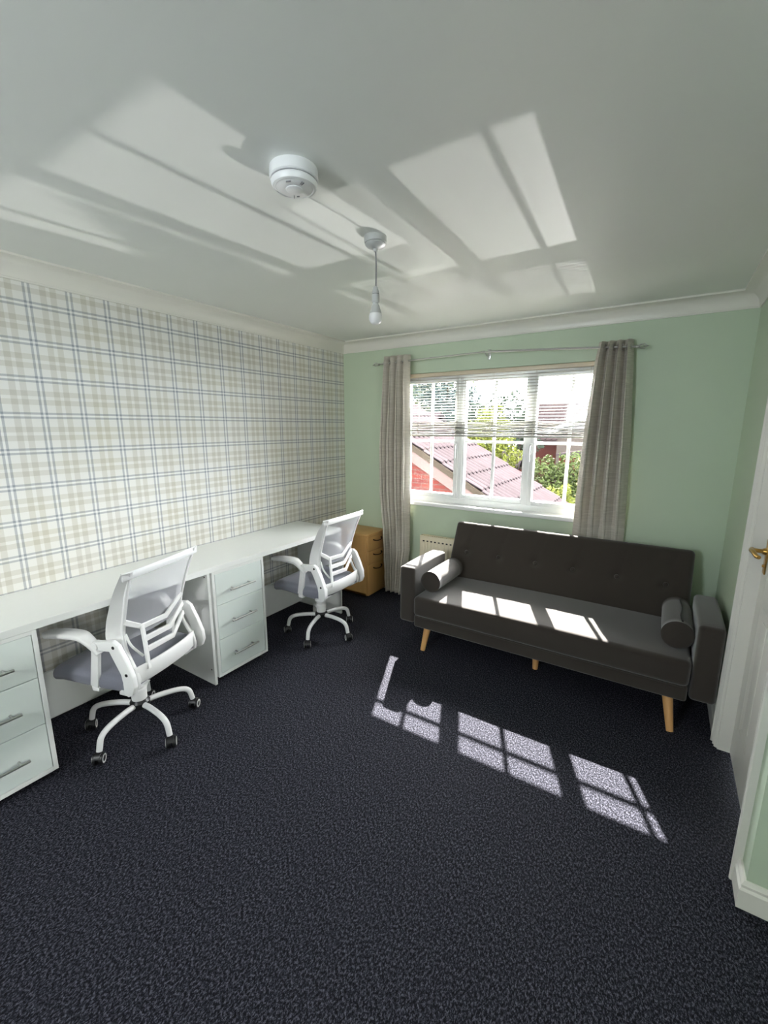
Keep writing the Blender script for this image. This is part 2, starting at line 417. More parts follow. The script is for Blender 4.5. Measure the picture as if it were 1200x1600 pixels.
def casing(bm, path):     # path of (y,z) inner edge; outward side vectors given
    rings = []
    for (y, z, oy, oz) in path: rings.append([bm.verts.new((W-a, y+oy*b, z+oz*b)) for a, b in CP])
    for a, b in zip(rings, rings[1:]):
        for j in range(len(CP)): bm.faces.new((a[j], b[j], b[(j+1) % len(CP)], a[(j+1) % len(CP)]))
    for r in (rings[0][::-1], rings[-1]): bm.faces.new(r)
casing(bm, [(DY0, 0, 1, 0), (DY0, DZ, 1, 1), (DY1, DZ, -1, 1), (DY1, 0, -1, 0)])
struct('door_casing', bm, 'trim', door, smooth=20)
bm = NB()
hx, hy, hz = W+.045, DY0-.065, 1.035
box(bm, (hx-.006, hy-.021, hz-.10), (hx, hy+.021, hz+.055), .004, 2)
cone(bm, (hx-.004, hy, hz), (hx-.018, hy, hz), .017, .012); cone(bm, (hx-.012, hy, hz), (hx-.055, hy, hz), .009)
tube(bm, [(hx-.052, hy+.012, hz), (hx-.056, hy-.01, hz+.001), (hx-.056, hy-.05, hz+.004), (hx-.052, hy-.10, hz-.002), (hx-.046, hy-.12, hz-.002)], lambda t: .011-.003*t, 12)
cone(bm, (hx-.004, hy, hz-.065), (hx-.012, hy, hz-.065), .006)
struct('door_handle', bm, 'brass', door, smooth=40)['label'] = 'brass lever handle on a brass backplate'

# ---- window
win = bpy.data.objects.new('window_1', None); COL.objects.link(win); win.location = (1.465, .1, OZ0); win['kind'] = 'structure'
win['label'] = 'white three light casement window with glazing bars'
FY0, FY1 = .075, .145
GZ0, GZ1 = .985, 1.935
LIG = [(.655, 1.13), (1.212, 1.708), (1.800, 2.275)]
bm = NB()
box(bm, (OX0, FY0, .90), (OX1, FY1, .952), .004); box(bm, (OX0, FY0, 1.965), (OX1, FY1, OZ1), .004)
for a, b in ((OX0, .622), (1.150, 1.195), (1.725, 1.770), (2.308, OX1)): box(bm, (a, FY0+.001, .93), (b, FY1, 1.98), .004)
obj('window_frame', bm, 'upvc', win)
for k, (a, b) in enumerate(LIG):
    bm = NB(); y0 = FY0-.014 if k != 1 else FY0+.012; e = .033 if k != 1 else .018
    z0, z1 = GZ0-.035, GZ1+.035
    poly_o = (a-e, b+e, z0, z1)
    box(bm, (a-e, y0, z0), (a, y0+.06, z1), .005); box(bm, (b, y0, z0), (b+e, y0+.06, z1), .005)
    box(bm, (a-.002, y0+.0005, z0), (b+.002, y0+.06, GZ0), .005); box(bm, (a-.002, y0+.0005, GZ1), (b+.002, y0+.06, z1), .005)
    obj('sash', bm, 'upvc', win)
    bm = NB(); m = (a+b)/2
    box(bm, (m-.012, .108, GZ0-.003), (m+.012, .126, GZ1+.003), .004); box(bm, (a-.003, .1085, 1.428), (b+.003, .1255, 1.450), .004)
    obj('glazing_bar', bm, 'upvc', win)
    bm = NB(); box(bm, (a-.005, .1155, GZ0-.005), (b+.005, .1185, GZ1+.005)); obj('pane', bm, 'glass', win, smooth=0)
for hxx, hyy in ((1.158, 0), (1.775, 0)):
    bm = NB(); box(bm, (hxx-.012, FY0-.03, 1.36), (hxx+.012, FY0-.013, 1.44), .004); tube(bm, [(hxx, FY0-.03, 1.42), (hxx, FY0-.055, 1.41), (hxx, FY0-.055, 1.30)], .008, 8)
    obj('window_latch', bm, 'upvc', win)
bm = NB(); box(bm, (OX0-.025, -.032, .872), (OX1+.025, -.0005, .905), .008, 3); box(bm, (OX0, -.003, .886), (OX1, FY0+.01, .9045)); struct('window_sill', bm, 'upvc')['label'] = 'white window sill board'
bpy.data.objects['window_sill'].name = 'trim_2'

# ------------------------------------------------------------------ venetian blind
bl = thing('venetian_blind', (1.465, .035, 2.0), 'silver grey slatted venetian blind half raised across the window', 'blind')
bx0, bx1 = .600, 2.330
bm = NB(); box(bm, (bx0, .018, 1.980), (bx1, .052, 2.011), .004); obj('headrail', bm, 'head', bl)
def slat(bm, z, x0=bx0, x1=bx1, y=.035, w=.025, sag=None, tilt=0.0, n=1):
    xs = [x0+(x1-x0)*i/n for i in range(n+1)]
    rows = []
    for x in xs:
        dz = sag(x) if sag else 0
        rows.append([bm.verts.new((x, y+s*w/2*math.cos(tilt), z+dz+.0022*(1-s*s)+s*w/2*math.sin(tilt)+o)) for o in (0, -.0006) for s in (-1, -.5, 0, .5, 1)])
    for a, b in zip(rows, rows[1:]):
        for j in range(4):
            bm.faces.new((a[j], a[j+1], b[j+1], b[j])); bm.faces.new((a[j+5], b[j+5], b[j+6], a[j+6]))
        bm.faces.new((a[0], b[0], b[5], a[5])); bm.faces.new((a[4], a[9], b[9], b[4]))
bm = NB()
zz = 1.957
while zz > 1.603: slat(bm, zz, tilt=-.14); zz -= .0224
obj('slats', bm, 'slat', bl, smooth=50)
bm = NB(); cords = (.80, 1.16, 1.46, 1.79, 2.16)
for i in range(22):
    ph = random.uniform(-1, 1); am = random.uniform(.001, .004)
    def sg(x, ph=ph, am=am): return am*math.sin(x*9+ph*3)-.004*abs(math.sin((x-.80)/(.335)*PI))
    slat(bm, 1.605-i*.0046, y=.035+random.uniform(-.004, .004), sag=sg, tilt=random.uniform(-.22, .25), n=34)
obj('stacked_slats', bm, 'slat', bl, smooth=50)
bm = NB(); box(bm, (bx0, .0225, 1.482), (bx1, .0475, 1.498), .003); obj('bottom_rail', bm, 'slat', bl)
for x in cords:
    bm = NB()
    for dy in (-.0135, .0135):
        cone(bm, (x, .035+dy, 1.49), (x, .035+dy, 1.982), .0009, n=6)
    tube(bm, [(x+.004, .022, 1.61), (x+.012, .016, 1.58), (x-.006, .014, 1.55), (x+.010, .016, 1.515), (x, .022, 1.49)], .0016, 6)
    tube(bm, [(x-.004, .022, 1.60), (x-.014, .015, 1.57), (x+.004, .013, 1.53), (x-.008, .018, 1.49)], .0016, 6)
    obj('cord', bm, 'cord', bl)

# ------------------------------------------------------------------ curtain pole and curtains
rod = thing('curtain_pole', (1.43, -.10, 2.1), 'thin telescopic silver curtain pole with twisted cage finials above the window', 'curtain pole')
ry = -.098
bm = NB(); tube(bm, [(.47, ry, 2.098), (.95, ry, 2.112), (1.43, ry, 2.121)], .0055, 10, 4); obj('thin_rod', bm, 'steel', rod)
bm = NB(); tube(bm, [(1.41, ry, 2.121), (1.9, ry, 2.098), (2.43, ry, 2.066)], .0075, 10, 4); obj('thick_rod', bm, 'steel', rod)
def finial(x, z, s):
    bm = NB()
    for k in range(4):
        P = []
        for i in range(9):
            t = i/8; a = k*PI/2+t*2.2; r = .017*math.sin(PI*t)
            P.append((x+s*(.004+.05*t), ry+r*math.cos(a), z+r*math.sin(a)))
        tube(bm, P, .0022, 6, 2)
    cone(bm, (x-s*.004, ry, z), (x+s*.006, ry, z), .009); cone(bm, (x+s*.052, ry, z), (x+s*.064, ry, z), .005, .002)
    obj('finial', bm, 'steel', rod)
finial(.465, 2.098, -1); finial(2.435, 2.066, 1)
for x, z in ((1.43, 2.121), (2.225, 2.078), (.62, 2.102)):
    bm = NB(); box(bm, (x-.012, -.006, z-.045), (x+.012, 0, z+.03), .002); tube(bm, [(x, -.004, z-.02), (x, -.05, z-.022), (x, ry, z-.010)], .005, 8)
    tube(bm, [(x, ry+.013, z+.004), (x, ry+.006, z-.010), (x, ry-.006, z-.010), (x, ry-.013, z+.004)], .0035, 8)
    obj('bracket', bm, 'steel', rod)

def curtain(name, prof, nf, ph, label, rodz, back=False):
    """prof: list of (z, x_left, x_right, fold_amplitude)"""
    t = thing(name, ((prof[0][1]+prof[0][2])/2, ry, prof[0][0]), label, 'curtain')
    bm = NB(); NU, NV = 150, 70; rows = []
    ztop, zbot = prof[0][0], prof[-1][0]
    rnd = random.Random(ph*10)
    warp = [(rnd.uniform(-1, 1), rnd.uniform(0, 6)) for _ in range(4)]
    for j in range(NV+1):
        z = ztop+(zbot-ztop)*j/NV
        for a, b in zip(prof, prof[1:]):
            if a[0] >= z >= b[0]-1e-9:
                s = (a[0]-z)/(a[0]-b[0]); xl = a[1]+(b[1]-a[1])*s; xr = a[2]+(b[2]-a[2])*s; am = a[3]+(b[3]-a[3])*s; break
        row = []; v = j/NV
        for i in range(NU+1):
            u = i/NU
            uu = u+.035*math.sin(2*PI*u*1.0+warp[0][1]+v*1.7)*(v**.5)+.018*math.sin(2*PI*u*2+warp[1][1]-v*2.5)*v
            th = 2*PI*nf*uu+ph
            x = xl+(xr-xl)*uu+.23*(xr-xl)/nf*math.sin(2*th+.5)*min(1, .5+v)
            cy_ = ry+(.048*min(1, max(0, (1.05-z)/.2)) if back else 0)
            sn = math.sin(th); y = cy_+am*math.copysign(abs(sn)**.75, sn)*(1+.25*math.sin(warp[2][1]+u*7+v*3)*v)
            # small crush wrinkles
            y += .0035*math.sin(z*31+u*14+warp[3][1])*v+.003*math.sin(z*70+u*40)*max(0, v-.6)
            row.append(bm.verts.new((x, min(y, -.020 if back else -.028), z+.004*math.sin(th)*(1 if j == 0 else 0))))
        rows.append(row)
    for a, b in zip(rows, rows[1:]):
        for i in range(NU): bm.faces.new((a[i], a[i+1], b[i+1], b[i]))
    o = obj('fabric', bm, 'curtain', t, smooth=60)
    sm = o.modifiers.new('thick', 'SOLIDIFY'); sm.thickness = .002; sm.offset = 0
    # eyelet rings where the fabric crosses the pole
    for k in range(2*nf):
        u = (k+.5)/(2*nf)
        x = prof[0][1]+(prof[0][2]-prof[0][1])*u
        bm = NB()
        P = [Vector((x, ry+.019*math.cos(a), rodz(x)+.019*math.sin(a))) for a in [2*PI*q/16 for q in range(17)]]
        tube(bm, P, .0028, 6, 1); obj('eyelet', bm, 'dark' if nf < 0 else 'chrome', t)
    return t
curtain('curtain', [(2.158, .510, .765, .040), (2.02, .50, .765, .045), (1.4, .465, .775, .055), (.95, .475, .770, .052), (.66, .505, .775, .044), (.45, .515, .775, .040), (.03, .54, .73, .034)], 4, .6,
        'grey beige slub curtain to the left of the window, beside the beech cabinet', lambda x: 2.098+(x-.47)*.03)
curtain('curtain', [(2.115, 2.215, 2.415, .042), (2.0, 2.20, 2.425, .048), (1.5, 2.175, 2.455, .055), (1.05, 2.165, 2.47, .042), (.85, 2.16, 2.475, .018), (.12, 2.155, 2.48, .014)], 4, 2.1,
        'grey beige slub curtain to the right of the window, behind the sofa', lambda x: 2.078-(x-2.23)*.06, True)

# ------------------------------------------------------------------ radiator
rad = thing('radiator', (1.5, -.08, .14), 'cream panel radiator under the window, half hidden by the sofa', 'radiator')
bm = NB(); rx0, rx1, rz0, rz1 = .905, 2.05, .14, .615
prof = []
n = 34; stp = (rx1-rx0-.04)/n
box(bm, (rx0, -.098, rz0), (rx1, -.090, rz1), .003)
for i in range(n): box(bm, (rx0+.02+i*stp+.006, -.104, rz0+.03), (rx0+.02+(i+1)*stp-.006, -.096, rz1-.05), .003, 2)
obj('front_panel', bm, 'cream', rad)
bm = NB(); box(bm, (rx0-.002, -.100, rz0), (rx0+.003, -.045, rz1+.004), .001); obj('side_panel', bm, 'cream', rad); bm = NB(); box(bm, (rx1-.003, -.100, rz0), (rx1+.002, -.045, rz1+.004), .001); obj('side_panel', bm, 'cream', rad)
bm = NB(); box(bm, (rx0, -.100, rz1-.012), (rx1, -.094, rz1+.006), .001); box(bm, (rx0, -.052, rz1-.012), (rx1, -.046, rz1+.006), .001)
for i in range(60): box(bm, (rx0+.01+i*.019, -.096, rz1+.0), (rx0+.015+i*.019, -.05, rz1+.003))
obj('top_grille', bm, 'cream', rad)
bm = NB()
for i in range(30): box(bm, (rx0+.03+i*.037, -.1055, rz1-.045), (rx0+.045+i*.037, -.0985, rz1-.036))
obj('vent_slot', bm, 'dark', rad, kind='stuff')
bm = NB(); box(bm, (rx0+.1, -.048, rz0+.05), (rx0+.13, 0, rz1-.05)); obj('wall_bracket', bm, 'cream', rad); bm = NB(); box(bm, (rx1-.13, -.048, rz0+.05), (rx1-.1, 0, rz1-.05)); obj('wall_bracket', bm, 'cream', rad)
bm = NB(); box(bm, (rx0+.003, -.092, rz0+.01), (rx1-.003, -.05, rz1-.005)); obj('convector_core', bm, 'cream', rad)

# ------------------------------------------------------------------ desk
dk = thing('desk', (.24, -2.0, 0), 'long white built-in desk with two kneeholes along the plaid wall', 'desk')
XD = .487
bm = NB(); box(bm, (.001, -3.45, .7165), (XD, -.69, .75), .0015, 1); obj('worktop', bm, 'melamine', dk)
def panel(name, lo, hi, m='melamine'):
    bm = NB(); box(bm, lo, hi, .001, 1); return obj(name, bm, m, dk)
panel('side_panel', (.001, -.708, .0), (XD-.004, -.690, .7165))
sp_ = panel('side_panel', (.001, -1.947, .0), (XD-.002, -1.929, .7165))
panel('side_panel', (.001, -3.45, .0), (XD-.004, -3.432, .7165))
panel('back_panel', (.018, -1.515, .022), (.034, -.709, .285))
panel('back_panel', (.018, -2.755, .022), (.034, -1.948, .285))
for (x, z) in ((.46, .695), (.46, .10), (.06, .695)):
    bm = NB(); cone(bm, (x, -1.9485, z), (x, -1.9475, z), .005, n=12); obj('screw_cap', bm, 'dark', dk)

def pedestal(y0, y1, label):
    t = thing('drawer_unit', (.25, (y0+y1)/2, .02), label, 'drawer unit', 'white drawer units under the desk')
    bm = NB(); xa, xb = .03, XD-.002
    box(bm, (xa, y0, .035), (xb, y0+.018, .7155), .001, 1); box(bm, (xa, y1-.018, .035), (xb, y1, .7155), .001, 1)
    box(bm, (xa, y0+.018, .035), (xb, y1-.018, .053)); box(bm, (xa, y0+.018, .699), (xb, y1-.018, .7155)); box(bm, (xa, y0+.018, .053), (xa+.012, y1-.018, .699))
    obj('carcass', bm, 'melamine', t)
    for x in (.07, .44):
        for y in (y0+.04, y1-.04): bm = NB(); cone(bm, (x, y, 0), (x, y, .036), .018, .014, 14); obj('foot', bm, 'black', t)
    for (za, zb) in ((.501, .697), (.279, .497), (.056, .275)):
        bm = NB(); box(bm, (xb-.020, y0+.0205, za), (xb-.0015, y1-.0205, zb), .0015, 1)
        box(bm, (xa+.02, y0+.03, za+.02), (xb-.02, y0+.042, zb-.05)); box(bm, (xa+.02, y1-.042, za+.02), (xb-.02, y1-.03, zb-.05)); box(bm, (xa+.02, y0+.03, za+.015), (xb-.02, y1-.03, za+.023))
        d = obj('drawer', bm, 'gloss', t)
        zh = zb-.112 if zb > .6 else zb-.115; ym = (y0+y1)/2
        bm = NB(); cone(bm, (xb+.032, ym-.095, zh), (xb+.032, ym+.095, zh), .0055, n=14)
        for s in (-.064, .064): cone(bm, (xb-.002, ym+s, zh), (xb+.032, ym+s, zh), .0045, n=12)
        obj('handle', bm, 'steel', d)
    return t
pedestal(-1.915, -1.522, 'white three drawer unit between the two kneeholes, nearer the window')
pedestal(-3.165, -2.772, 'white three drawer unit cut off by the left edge of the photo')

# ------------------------------------------------------------------ beech filing cabinet
cb = thing('filing_cabinet', (.25, -.165, 0), 'beech three drawer pedestal cabinet standing in the corner beside the curtain', 'cabinet')
cy0, cy1, cx0, cx1 = -.315, -.022, .03, .492
bm = NB(); box(bm, (cx0, cy0, .022), (cx1-.02, cy0+.018, .585), .001, 1); box(bm, (cx0, cy1-.018, .022), (cx1-.02, cy1, .585), .001, 1)
box(bm, (cx0, cy0, .022), (cx1-.02, cy1, .04)); box(bm, (cx0, cy0+.018, .04), (cx0+.012, cy1-.018, .585)); obj('carcass', bm, 'beech', cb)
bm = NB(); box(bm, (cx0-.004, cy0-.004, .585), (cx1+.003, cy1+.002, .608), .003, 2); obj('top_panel', bm, 'beech', cb)
bm = NB(); box(bm, (cx0+.03, cy0+.03, 0), (cx1-.05, cy1-.03, .023)); obj('plinth', bm, 'black', cb)
for za, zb in ((.449, .582), (.318, .446), (.026, .315)):
    bm = NB(); box(bm, (cx1-.019, cy0+.001, za), (cx1, cy1-.001, zb), .002, 2); box(bm, (cx0+.02, cy0+.025, za+.02), (cx1-.019, cy1-.025, za+.09))
    d = obj('drawer', bm, 'beech', cb)
    ym = (cy0+cy1)/2; zh = zb-.040
    bm = NB(); tube(bm, [(cx1-.001, ym-.064, zh+.006), (cx1+.016, ym-.056, zh), (cx1+.026, ym-.02, zh-.006), (cx1+.026, ym+.02, zh-.006), (cx1+.016, ym+.056, zh), (cx1-.001, ym+.064, zh+.006)], lambda t: .0065-.002*math.sin(PI*t), 10)
    obj('handle', bm, 'bronze', d)

# ------------------------------------------------------------------ swivel chairs (built facing +y at the origin)
def chair_proto(label):
    t = thing('office_chair', (0, 0, 0), label, 'office chair', 'white mesh office chairs at the desk')
    # seat
    def sd(q):
        u = q.x/.235; v = (q.y-.045)/.245
        dz = .012*math.cos(min(1, abs(u))*PI/2)*math.cos(min(1, abs(v))*PI/2) if q.z > .41 else 0
        fr = max(0, v-.45); dz -= .055*fr*fr*2.2
        k = 1-.10*max(0, abs(v)-.3)**2*2
        return (q.x*(k-1), 0, dz+(.008*v if q.z < .4 else 0))
    bm = NB(); rbox(bm, (-.238, -.195, .372), (.238, .285, .452), .034, (8, 8, 2), sd); obj('seat', bm, 'grey_fabric', t, smooth=80)
    bm = NB(); box(bm, (-.10, -.13, .335), (.10, .13, .376), .012, 2); cone(bm, (0, 0, .30), (0, 0, .34), .045, .06)
    tube(bm, [(.06, .03, .35), (.16, .04, .345), (.22, .05, .335)], .006, 8); obj('tilt_mechanism', bm, 'black', t)
    bm = NB(); lathe(bm, [(.030, .165), (.036, .172), (.038, .225), (.037, .232), (.034, .236), (.034, .31), (.028, .315)], None, 28); obj('gas_lift_cover', bm, 'plastic', t)
    # backrest: side rails wrap forward
    prof = [(-.243, .948), (-.205, .86), (-.175, .77), (-.152, .69), (-.140, .62), (-.146, .565), (-.170, .51), (-.196, .46), (-.207, .42), (-.200, .385)]
    hw = [.198, .190, .184, .180, .178, .178, .180, .184, .186, .188]
    bm = NB()
    for s in (-1, 1):
        pts = smooth_path([(s*h, y, z) for (y, z), h in zip(prof, hw)], 4); rings = []
        for i, p in enumerate(pts):
            f = i/(len(pts)-1); wr = .040*(1-max(0, (f-.55))*1.6); fo = (.010+.045*math.sin(PI*min(1, f*1.35)))*(1-.6*max(0, f-.6))
            a = p; b = p+Vector((s*wr, fo, 0)); th = Vector((0, -.012, 0)); e = Vector((s*.006, -.004, 0))
            rings.append([bm.verts.new(q) for q in (a, b, b+e, (a+b)/2+th*.9, a+th, a+Vector((-s*.006, -.006, 0)))])
        for r0, r1 in zip(rings, rings[1:]):
            for j in range(6): bm.faces.new((r0[j], r0[(j+1) % 6], r1[(j+1) % 6], r1[j]))
        bm.faces.new(rings[0]); bm.faces.new(rings[-1][::-1])
        bar(bm, [p+Vector((s*.004, -.004, 0)) for p in pts], .018, .014, side=(1, 0, 0))
    bar(bm, smooth_path([(-.234, -.232, .932), (-.19, -.243, .934), (-.1, -.252, .936), (0, -.255, .937), (.1, -.252, .936), (.19, -.243, .934), (.234, -.232, .932)], 4), .036, .011, side=(0, 0, 1))
    # lower cross piece hugging the back of the seat
    bar(bm, smooth_path([(-.195, -.200, .442), (-.10, -.222, .445), (0, -.228, .446), (.10, -.222, .445), (.195, -.200, .442)], 4), .082, .012, side=(0, 0, 1))
    obj('back_frame', bm, 'plastic', t, smooth=50)
    # mesh
    bm = NB(); rows = []
    for j in range(13):
        f = j/12; z = .935-(.935-.60)*f
        for a, b, h0, h1 in zip(prof, prof[1:], hw, hw[1:]):
            if a[1] >= z >= b[1]: s = (a[1]-z)/(a[1]-b[1]); y = a[0]+(b[0]-a[0])*s; h = h0+(h1-h0)*s; break
        rows.append([bm.verts.new(((i/12*2-1)*(h+.004), y-.004-.018*(1-(i/6-1)**2), z)) for i in range(13)])
    for a, b in zip(rows, rows[1:]):
        for i in range(12): bm.faces.new((a[i], a[i+1], b[i+1], b[i]))
    obj('mesh_panel', bm, 'mesh', t, smooth=80)
    # lumbar ribs
    bm = NB(); L = -.112; R_ = .035
    bar(bm, [(-.186, -.158, .700), (L, -.182, .648), (R_, -.186, .640), (.186, -.158, .700)], .026, .013, side=(0, 0, 1))
    for dz in (.052, .104):
        bar(bm, [(L, -.186-dz*.15, .640-dz*.98), (R_+.012*dz*10, -.190-dz*.15, .634-dz), (.184, -.158, .694-dz*1.0)], .028, .013, side=(0, 0, 1))
    bar(bm, [(L+.0, -.184, .655), (L-.008, -.200, .56), (L-.022, -.220, .455)], .020, .014, side=(1, 0, 0))
    tube(bm, [(-.184, -.160, .64), (-.170, -.170, .58), (-.135, -.195, .515)], .006, 8)
    obj('lumbar_support', bm, 'plastic', t, smooth=40)
    # arm brackets and flip-up armrests
    for s in (-1, 1):
        x0, x1 = s*.222, s*.246
        outer = [(-.035, .618), (-.145, .632), (-.172, .615), (-.205, .545), (-.236, .470), (-.240, .420), (-.226, .384), (-.200, .370), (-.178, .388), (-.186, .44), (-.180, .480), (-.128, .588), (-.035, .575), (-.012, .588), (-.012, .606)]
        bm = NB(); prism(bm, outer, 'x', min(x0, x1), max(x0, x1), .004)
        prism(bm, [(-.062, .590), (-.022, .590), (.012, .395), (-.030, .385)], 'x', min(x0, x1)+.002, max(x0, x1)-.002, .004)
        prism(bm, [(-.21, .384), (-.14, .384), (-.14, .368), (-.18, .366)], 'x', min(s*.12, s*.235), max(s*.12, s*.235), .003)
        prism(bm, [(-.034, .388), (.010, .388), (.006, .366), (-.03, .366)], 'x', min(s*.12, s*.240), max(s*.12, s*.240), .003)
        br = obj('arm_bracket', bm, 'plastic', t, smooth=40)
        for (y, z) in ((-.150, .605), (-.205, .480)):
            bm = NB(); cone(bm, (x1-s*.002, y, z), (x1+s*.0015, y, z), .0075, n=14); obj('bolt', bm, 'dark', br)
        bm = NB()
        pth = [(s*.236, -.062, .560), (s*.236, -.035, .592), (s*.238, .000, .622), (s*.240, .035, .638), (s*.240, .13, .634), (s*.240, .235, .620)]
        bar(bm, pth, lambda f: .036+.036*min(1, f*1.4)-(.03 if f > .95 else 0), .024, 4, side=(1, 0, 0))
        cone(bm, (s*.218, -.045, .597), (s*.252, -.045, .597), .020)
        tube(bm, [(s*.238, -.01, .585), (s*.240, .04, .612), (s*.240, .15, .616)], .007, 8)
        obj('armrest', bm, 'plastic', t, smooth=50)
    # base
    bm = NB(); lathe(bm, [(.030, .118), (.046, .128), (.048, .158), (.038, .172), (.020, .176)], None, 28); obj('hub', bm, 'black', t)
    for k in range(5):
        a = math.radians(90+72*k); d = Vector((math.cos(a), math.sin(a), 0)); pz = Vector((0, 0, 1))
        bm = NB(); tube(bm, [d*.030+pz*.146, d*.10+pz*.150, d*.19+pz*.142, d*.237+pz*.118, d*.255+pz*.060], lambda f: .0145-.001*f, 12, 6)
        lg = obj('base_leg', bm, 'plastic', t, smooth=60)
        sd_ = Vector((-d.y, d.x, 0)); ca = math.radians([35, -50, 20, 70, -25][k]); ax = sd_*math.cos(ca)+d*math.sin(ca); c = d*.262+pz*.0265
        bm = NB()
        for s in (-1, 1): m = frame_at(c+ax*s*.006, ax*s); lathe(bm, [(.020, 0), (.0265, .002), (.0265, .015), (.022, .017)], m, 24)
        fwv = ax.cross(pz); P = [c+fwv*.024*math.cos(b)+pz*.030*math.sin(b) for b in [0.3+i*.35 for i in range(8)]]
        bar(bm, P, .030, .004, side=ax); cone(bm, c+pz*.01, d*.256+pz*.066, .009, .010, 12)
        obj('caster', bm, 'black', lg)
        bm = NB()
        for s in (-1, 1):
            m = frame_at(c+ax*s*.0225, ax*s); lathe(bm, [(.0145, 0), (.0205, 0), (.0205, .002), (.0145, .002), (.0145, 0)], m, 24, cap=False)
        obj('caster_ring', bm, 'plastic', lg)
    return t
def dup(root, label):
    r = root.copy(); COL.objects.link(r); r['label'] = label
    for ch in list(root.children):
        c = ch.copy(); COL.objects.link(c); c.parent = r
        for g in ch.children:
            d = g.copy(); COL.objects.link(d); d.parent = c
    return r
ch1 = chair_proto('white mesh-back swivel office chair with grey seat at the near kneehole, nearer the camera')
ch2 = dup(ch1, 'white mesh-back swivel office chair with grey seat at the far kneehole, beside the beech cabinet')
ch1.location = (.484, -2.392, 0); ch1.rotation_euler = (0, 0, math.radians(198-90))
ch2.location = (.560, -1.046, 0); ch2.rotation_euler = (0, 0, math.radians(182-90))
# stars stand where the casters do in the room: one arm straight out from the desk
for c, yaw in ((ch1, 108), (ch2, 92)):
    legs = [o for o in c.children if o.name.startswith('base_leg')]
    for o in legs: o.rotation_euler = (0, 0, math.radians(0-yaw-90))

# ------------------------------------------------------------------ sofa
sf = thing('sofa', (2.09, -.5, 0), 'dark grey three seat click-clack sofa with buttoned back on beech legs', 'sofa')
SX0, SX1 = 1.285, 2.885
def seatd(q):
    u = (q.x-SX0)/(SX1-SX0); v = (q.y+.92)/.6
    d = .010*math.sin(PI*min(1, max(0, u)))**.5 if q.z > .34 else 0
    return (0, 0, d-.006*(1-abs(2*v-1)))
bm = NB(); rbox(bm, (SX0+.002, -.915, .262), (SX1-.002, -.30, .405), .030, (24, 10, 3), lambda q: (0, 0, (.008*math.sin(PI*min(1, max(0, (q.x-SX0)/(SX1-SX0)))) if q.z > .36 else 0)))
obj('seat_cushion', bm, 'sofa', sf, smooth=80)
bm = NB(); rbox(bm, (SX0+.004, -.900, .178), (SX1-.004, -.26, .262), .014, (8, 4, 2)); obj('seat_base', bm, 'sofa', sf, smooth=80)
bm = NB(); tube(bm, [(SX0+.02, -.905, .262), (2.08, -.907, .262), (SX1-.02, -.905, .262)], .004, 8, 2); obj('piping', bm, 'sofa', sf)
# back: a leaning cushion, tufted
BT = [(1.415, .615), (1.672, .607), (1.945, .600), (2.200, .600), (2.472, .598), (2.747, .594)]
bh = .462; lean = math.radians(24)
Mb = Matrix.Translation((0, -.372, .395)) @ Matrix.Rotation(-lean, 4, 'X')
Lb = (.597-.395)/math.cos(lean)-.002
def backd(q):
    if q.y > .04: return (0, 0, 0)
    d = 0.0
    for k, (bx, _) in enumerate(BT):
        dx = q.x-bx; dz = q.z-Lb
        d += .022*math.exp(-(dx*dx+dz*dz)/(2*.022**2))
        if dz > 0:   # crease rising to the top edge
            w_ = dx-dz*.20; d += .006*math.exp(-(w_*w_)/(2*.008**2))*min(1, dz*9)
    return (0, d-.004*math.sin(PI*min(1, max(0, q.z/bh))), 0)
bm = NB(); rbox(bm, (SX0+.004, 0, 0), (SX1-.004, .105, bh), .030, (96, 3, 30), backd, Mb); obj('backrest', bm, 'sofa', sf, smooth=80)
for (bx, _) in BT:
    bm = NB(); m = Mb @ Matrix.Translation((bx, .016, Lb)) @ Matrix.Rotation(PI/2, 4, 'X')
    lathe(bm, [(.015, -.004), (.0155, .004), (.011, .009), (.003, .011)], m, 18); obj('button', bm, 'sofa', sf, smooth=60)
for (a, b) in ((1.165, 1.283), (2.888, 3.000)):
    bm = NB(); rbox(bm, (a, -.890, .192), (b, -.375, .600), .022, (5, 10, 8), lambda q: (0, 0, .006*math.sin(PI*min(1, max(0, (q.y+.89)/.515))) if q.z > .55 else 0)); obj('arm', bm, 'sofa', sf, smooth=80)
bm = NB(); box(bm, (SX0+.03, -.44, .25), (SX1-.03, -.30, .36)); box(bm, (1.30, -.40, .36), (1.34, -.30, .45)); box(bm, (2.83, -.40, .36), (2.87, -.30, .45)); obj('hinge_frame', bm, 'black', sf)
for (x, y, dx, dy) in ((1.372, -.835, -.022, -.035), (2.800, -.850, .030, -.060), (1.372, -.36, -.022, .03), (2.800, -.36, .022, .03), (2.085, -.68, 0, 0)):
    bm = NB(); cone(bm, (x+dx, y+dy, .0), (x, y, .182), .0165, .026, 24); obj('leg', bm, 'wood_leg', sf)
